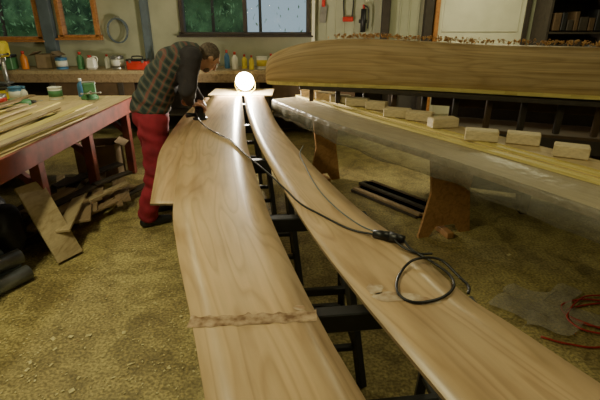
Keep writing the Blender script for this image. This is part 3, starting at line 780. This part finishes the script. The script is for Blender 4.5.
def fold(a_,s_,sz=2.2):
    def f(c):
        q=V((c.x*s_*.7,c.y*s_*.7,c.z*s_*sz+c.x*s_*.6))
        k=1-abs(noise.noise(q))*2
        n=V((noise.noise(q+V((7,0,0))),noise.noise(q+V((0,7,0))),.3*noise.noise(q+V((0,0,7)))))
        return n*a_*(.5+.5*k)
    return f
trou=remesh(b,'trousers',.012,5,fold(.026,7,1.8))
b=B()
sp=[(V((-1.225,3.64,1.03)),(.165,.21,.09)),(V((-1.20,3.645,1.09)),(.165,.205,.11)),(V((-1.16,3.67,1.18)),(.16,.20,.12)),(V((-1.10,3.70,1.28)),(.16,.20,.125)),(V((-1.02,3.74,1.37)),(.155,.21,.125)),(V((-.95,3.785,1.42)),(.13,.20,.105)),(V((-.90,3.81,1.435)),(.08,.13,.08))]
for c,r in sp: b.sph(c,r,m_plaid,rot=RZ,seg=20)
shR=V((-.86,3.655,1.40)); shL=V((-1.0,3.95,1.40))
b.chain([(V((-.98,3.76,1.41)),.105),(shR,.088)],m_plaid); b.chain([(V((-.98,3.80,1.41)),.105),(shL,.088)],m_plaid)
eR=V((-.90,3.575,1.165)); eL=V((-1.0,4.03,1.17)); wR=V((-.945,3.79,1.035)); wL=V((-.90,4.0,1.02))
b.chain([(shR,.085),(eR,.068),(wR.lerp(eR,.14),.048)],m_plaid); b.chain([(shL,.085),(eL,.068),(wL.lerp(eL,.14),.048)],m_plaid)
jack=remesh(b,'plaid_jacket',.009,6,fold(.022,8,1.8))
jack.data.materials.append(m_sleeve)
def dseg(p,a,c):
    t=max(0,min(1,(p-a).dot(c-a)/(c-a).length_squared)); return (p-(a+(c-a)*t)).length
for p in jack.data.polygons:
    c=p.center
    da=min(dseg(c,shR,eR),dseg(c,eR,wR),dseg(c,shL,eL),dseg(c,eL,wL)); dt=min((c-V(q)).length for q,_ in sp)
    if da<.105 and dt>.135: p.material_index=1
fwd=V((.86*.6,.5*.6,-.80)).normalized(); side=rt.copy(); upv=side.cross(fwd).normalized()
Rm=Matrix((side,fwd,upv)).transposed()
HC=V((-.775,3.895,1.385))
b=B(); nb0=V((-.895,3.825,1.44)); nd=(HC-nb0).normalized(); e1=nd.cross(V((0,0,1))).normalized(); e2=nd.cross(e1)
b.tube([nb0+nd*.015+e1*(.066*math.cos(a))+e2*(.066*math.sin(a)) for a in [k*2*math.pi/12 for k in range(13)]],.015,m_plaid); col=b.done('collar',recenter=False)
def H(x,y,z): return HC+Rm@V((x,y,z))
b=B()
b.sph(H(0,-.01,.025),(.074,.092,.085),m_skin,rot=Rm,seg=24); b.sph(H(0,.03,-.045),(.055,.06,.065),m_skin,rot=Rm,seg=20); b.sph(H(0,.065,-.085),(.025,.022,.02),m_skin,seg=12)
b.cap(H(0,.083,.02),H(0,.103,-.022),.008,.013,m_skin,10); b.sph(H(0,.075,.04),(.05,.018,.012),m_skin,rot=Rm,seg=12)
for s_ in(-1,1):
    b.sph(H(s_*.075,-.005,-.005),(.010,.02,.03),m_skin,rot=Rm,seg=12); b.sph(H(s_*.035,.06,-.02),(.022,.02,.02),m_skin,rot=Rm,seg=12); b.sph(H(s_*.012,.103,-.024),(.009,.009,.008),m_skin,seg=8)
b.sph(H(0,.084,-.050),(.022,.010,.006),m_skin,rot=Rm,seg=10); b.sph(H(0,.082,-.062),(.02,.010,.007),m_skin,rot=Rm,seg=10)
b.chain([(V((-.93,3.80,1.42)),.062),(H(0,-.035,-.06),.056)],m_skin)
head=remesh(b,'head',.0055,3)
b=B()
for s_ in(-1,1): b.sph(H(s_*.03,.078,.018),.011,m_white,seg=12); b.sph(H(s_*.03,.0865,.016),.0055,m_black,seg=8); b.bar(H(s_*.014,.092,.04),H(s_*.046,.084,.042),.006,.006,m_hair,bev=0)
eyes=b.done('eyes',recenter=False)
b=B(); b.sph(H(0,-.022,.032),(.081,.092,.086),m_hair,rot=Rm,seg=32); b.sph(H(0,-.055,-.02),(.068,.055,.065),m_hair,rot=Rm,seg=24)
hair=remesh(b,'hair',.006,2,lambda c: V((noise.noise(c*60),noise.noise(c*60+V((3,0,0))),noise.noise(c*60+V((0,3,0)))))*.004)
b=B(); b.sph(H(0,.045,-.068),(.050,.040,.040),m_hair,rot=Rm,seg=20); beard=remesh(b,'beard',.006,2,lambda c: V((noise.noise(c*70),noise.noise(c*70+V((3,0,0))),0))*.004)
def hand(name,w,fd,up,thumb_side):
    fd=fd.normalized(); sd=fd.cross(up).normalized(); up=sd.cross(fd).normalized()
    def L(x,y,z): return w+fd*x+sd*y+up*z
    b=B()
    b.chain([(L(-.05,0,0),.031),(L(.0,0,0),.026)],m_skin)
    for y in(-.028,-.010,.010,.028): b.cap(L(.005,y*.6,0),L(.085,y,0.0),.017,.0125,m_skin,10)
    for k,(y,l) in enumerate(((-.031,.9),(-.0105,1.05),(.0105,1.0),(.031,.78))):
        p0=L(.085,y,0);p1=L(.085+.036*l,y*1.08,-.014);p2=L(.085+.050*l,y*1.08,-.038*l-.002);p3=L(.085+.046*l,y*1.05,-.060*l)
        b.chain([(p0,.0105),(p1,.0095),(p2,.0088),(p3,.0075)],m_skin)
    s_=thumb_side
    b.chain([(L(.02,s_*.022,-.004),.017),(L(.05,s_*.052,-.018),.0125),(L(.078,s_*.058,-.036),.0105),(L(.095,s_*.050,-.05),.0085)],m_skin)
    return remesh(b,name,.0038,2)
SX,SY=-.885,3.88
hR=hand('right_hand',wR+V((0.005,.015,-.01)),V((.75,.55,-.25)),V((0,0,1)),-1)
hL=hand('left_hand',wL,V((.35,-.75,-.45)),V((.3,.3,1)),-1)
b=B()
for a_ in(aR,aL):
    f0=a_+V((-.03,-.02,-.055)); b.chain([(V((f0.x,f0.y,.045)),.042),(V((f0.x,f0.y,.045))+d_*.12,.045),(V((f0.x,f0.y,.038))+d_*.21,.036)],m_black)
    b.cap(a_,V((a_.x,a_.y,.05)),.052,.045,m_black)
shoes=remesh(b,'boots',.009,3,lambda c: V((0,0,max(0,.004-c.z))))
adopt(man,trou,jack,col,head,eyes,hair,beard,hR,hL,shoes)
b=B(); b.lathe([(.062,0),(.064,.004),(.064,.012),(.05,.016),(.052,.03),(.046,.05),(.042,.085),(.040,.10),(.030,.112)],(SX,SY,PZ+.001),m_black)
b.lathe([(.063,0),(.063,.010)],(SX,SY,PZ+.0005),m_grey); b.cyl((SX-.04,SY-.03,PZ+.045),(SX-.10,SY-.075,PZ+.05),.016,m_black,.022)
b.cyl((SX-.01,SY-.035,PZ+.085),(-.90,3.80,.955),.010,m_black,.007)
b.done('orbital_sander')

# ------------------------------------------------------------------ world + camera
w=bpy.data.worlds.new('dusk'); SC.world=w; w.use_nodes=True
bg=w.node_tree.nodes['Background']; bg.inputs[0].default_value=(.50,.68,.78,1); bg.inputs[1].default_value=.8
cam=bpy.data.cameras.new('cam'); cam.lens=26.4; cam.sensor_width=36; cam.clip_start=.05
co=bpy.data.objects.new('camera',cam); co.location=(0,0,1.7); co.rotation_euler=(math.radians(67.5),0,0); COL.objects.link(co); SC.camera=co
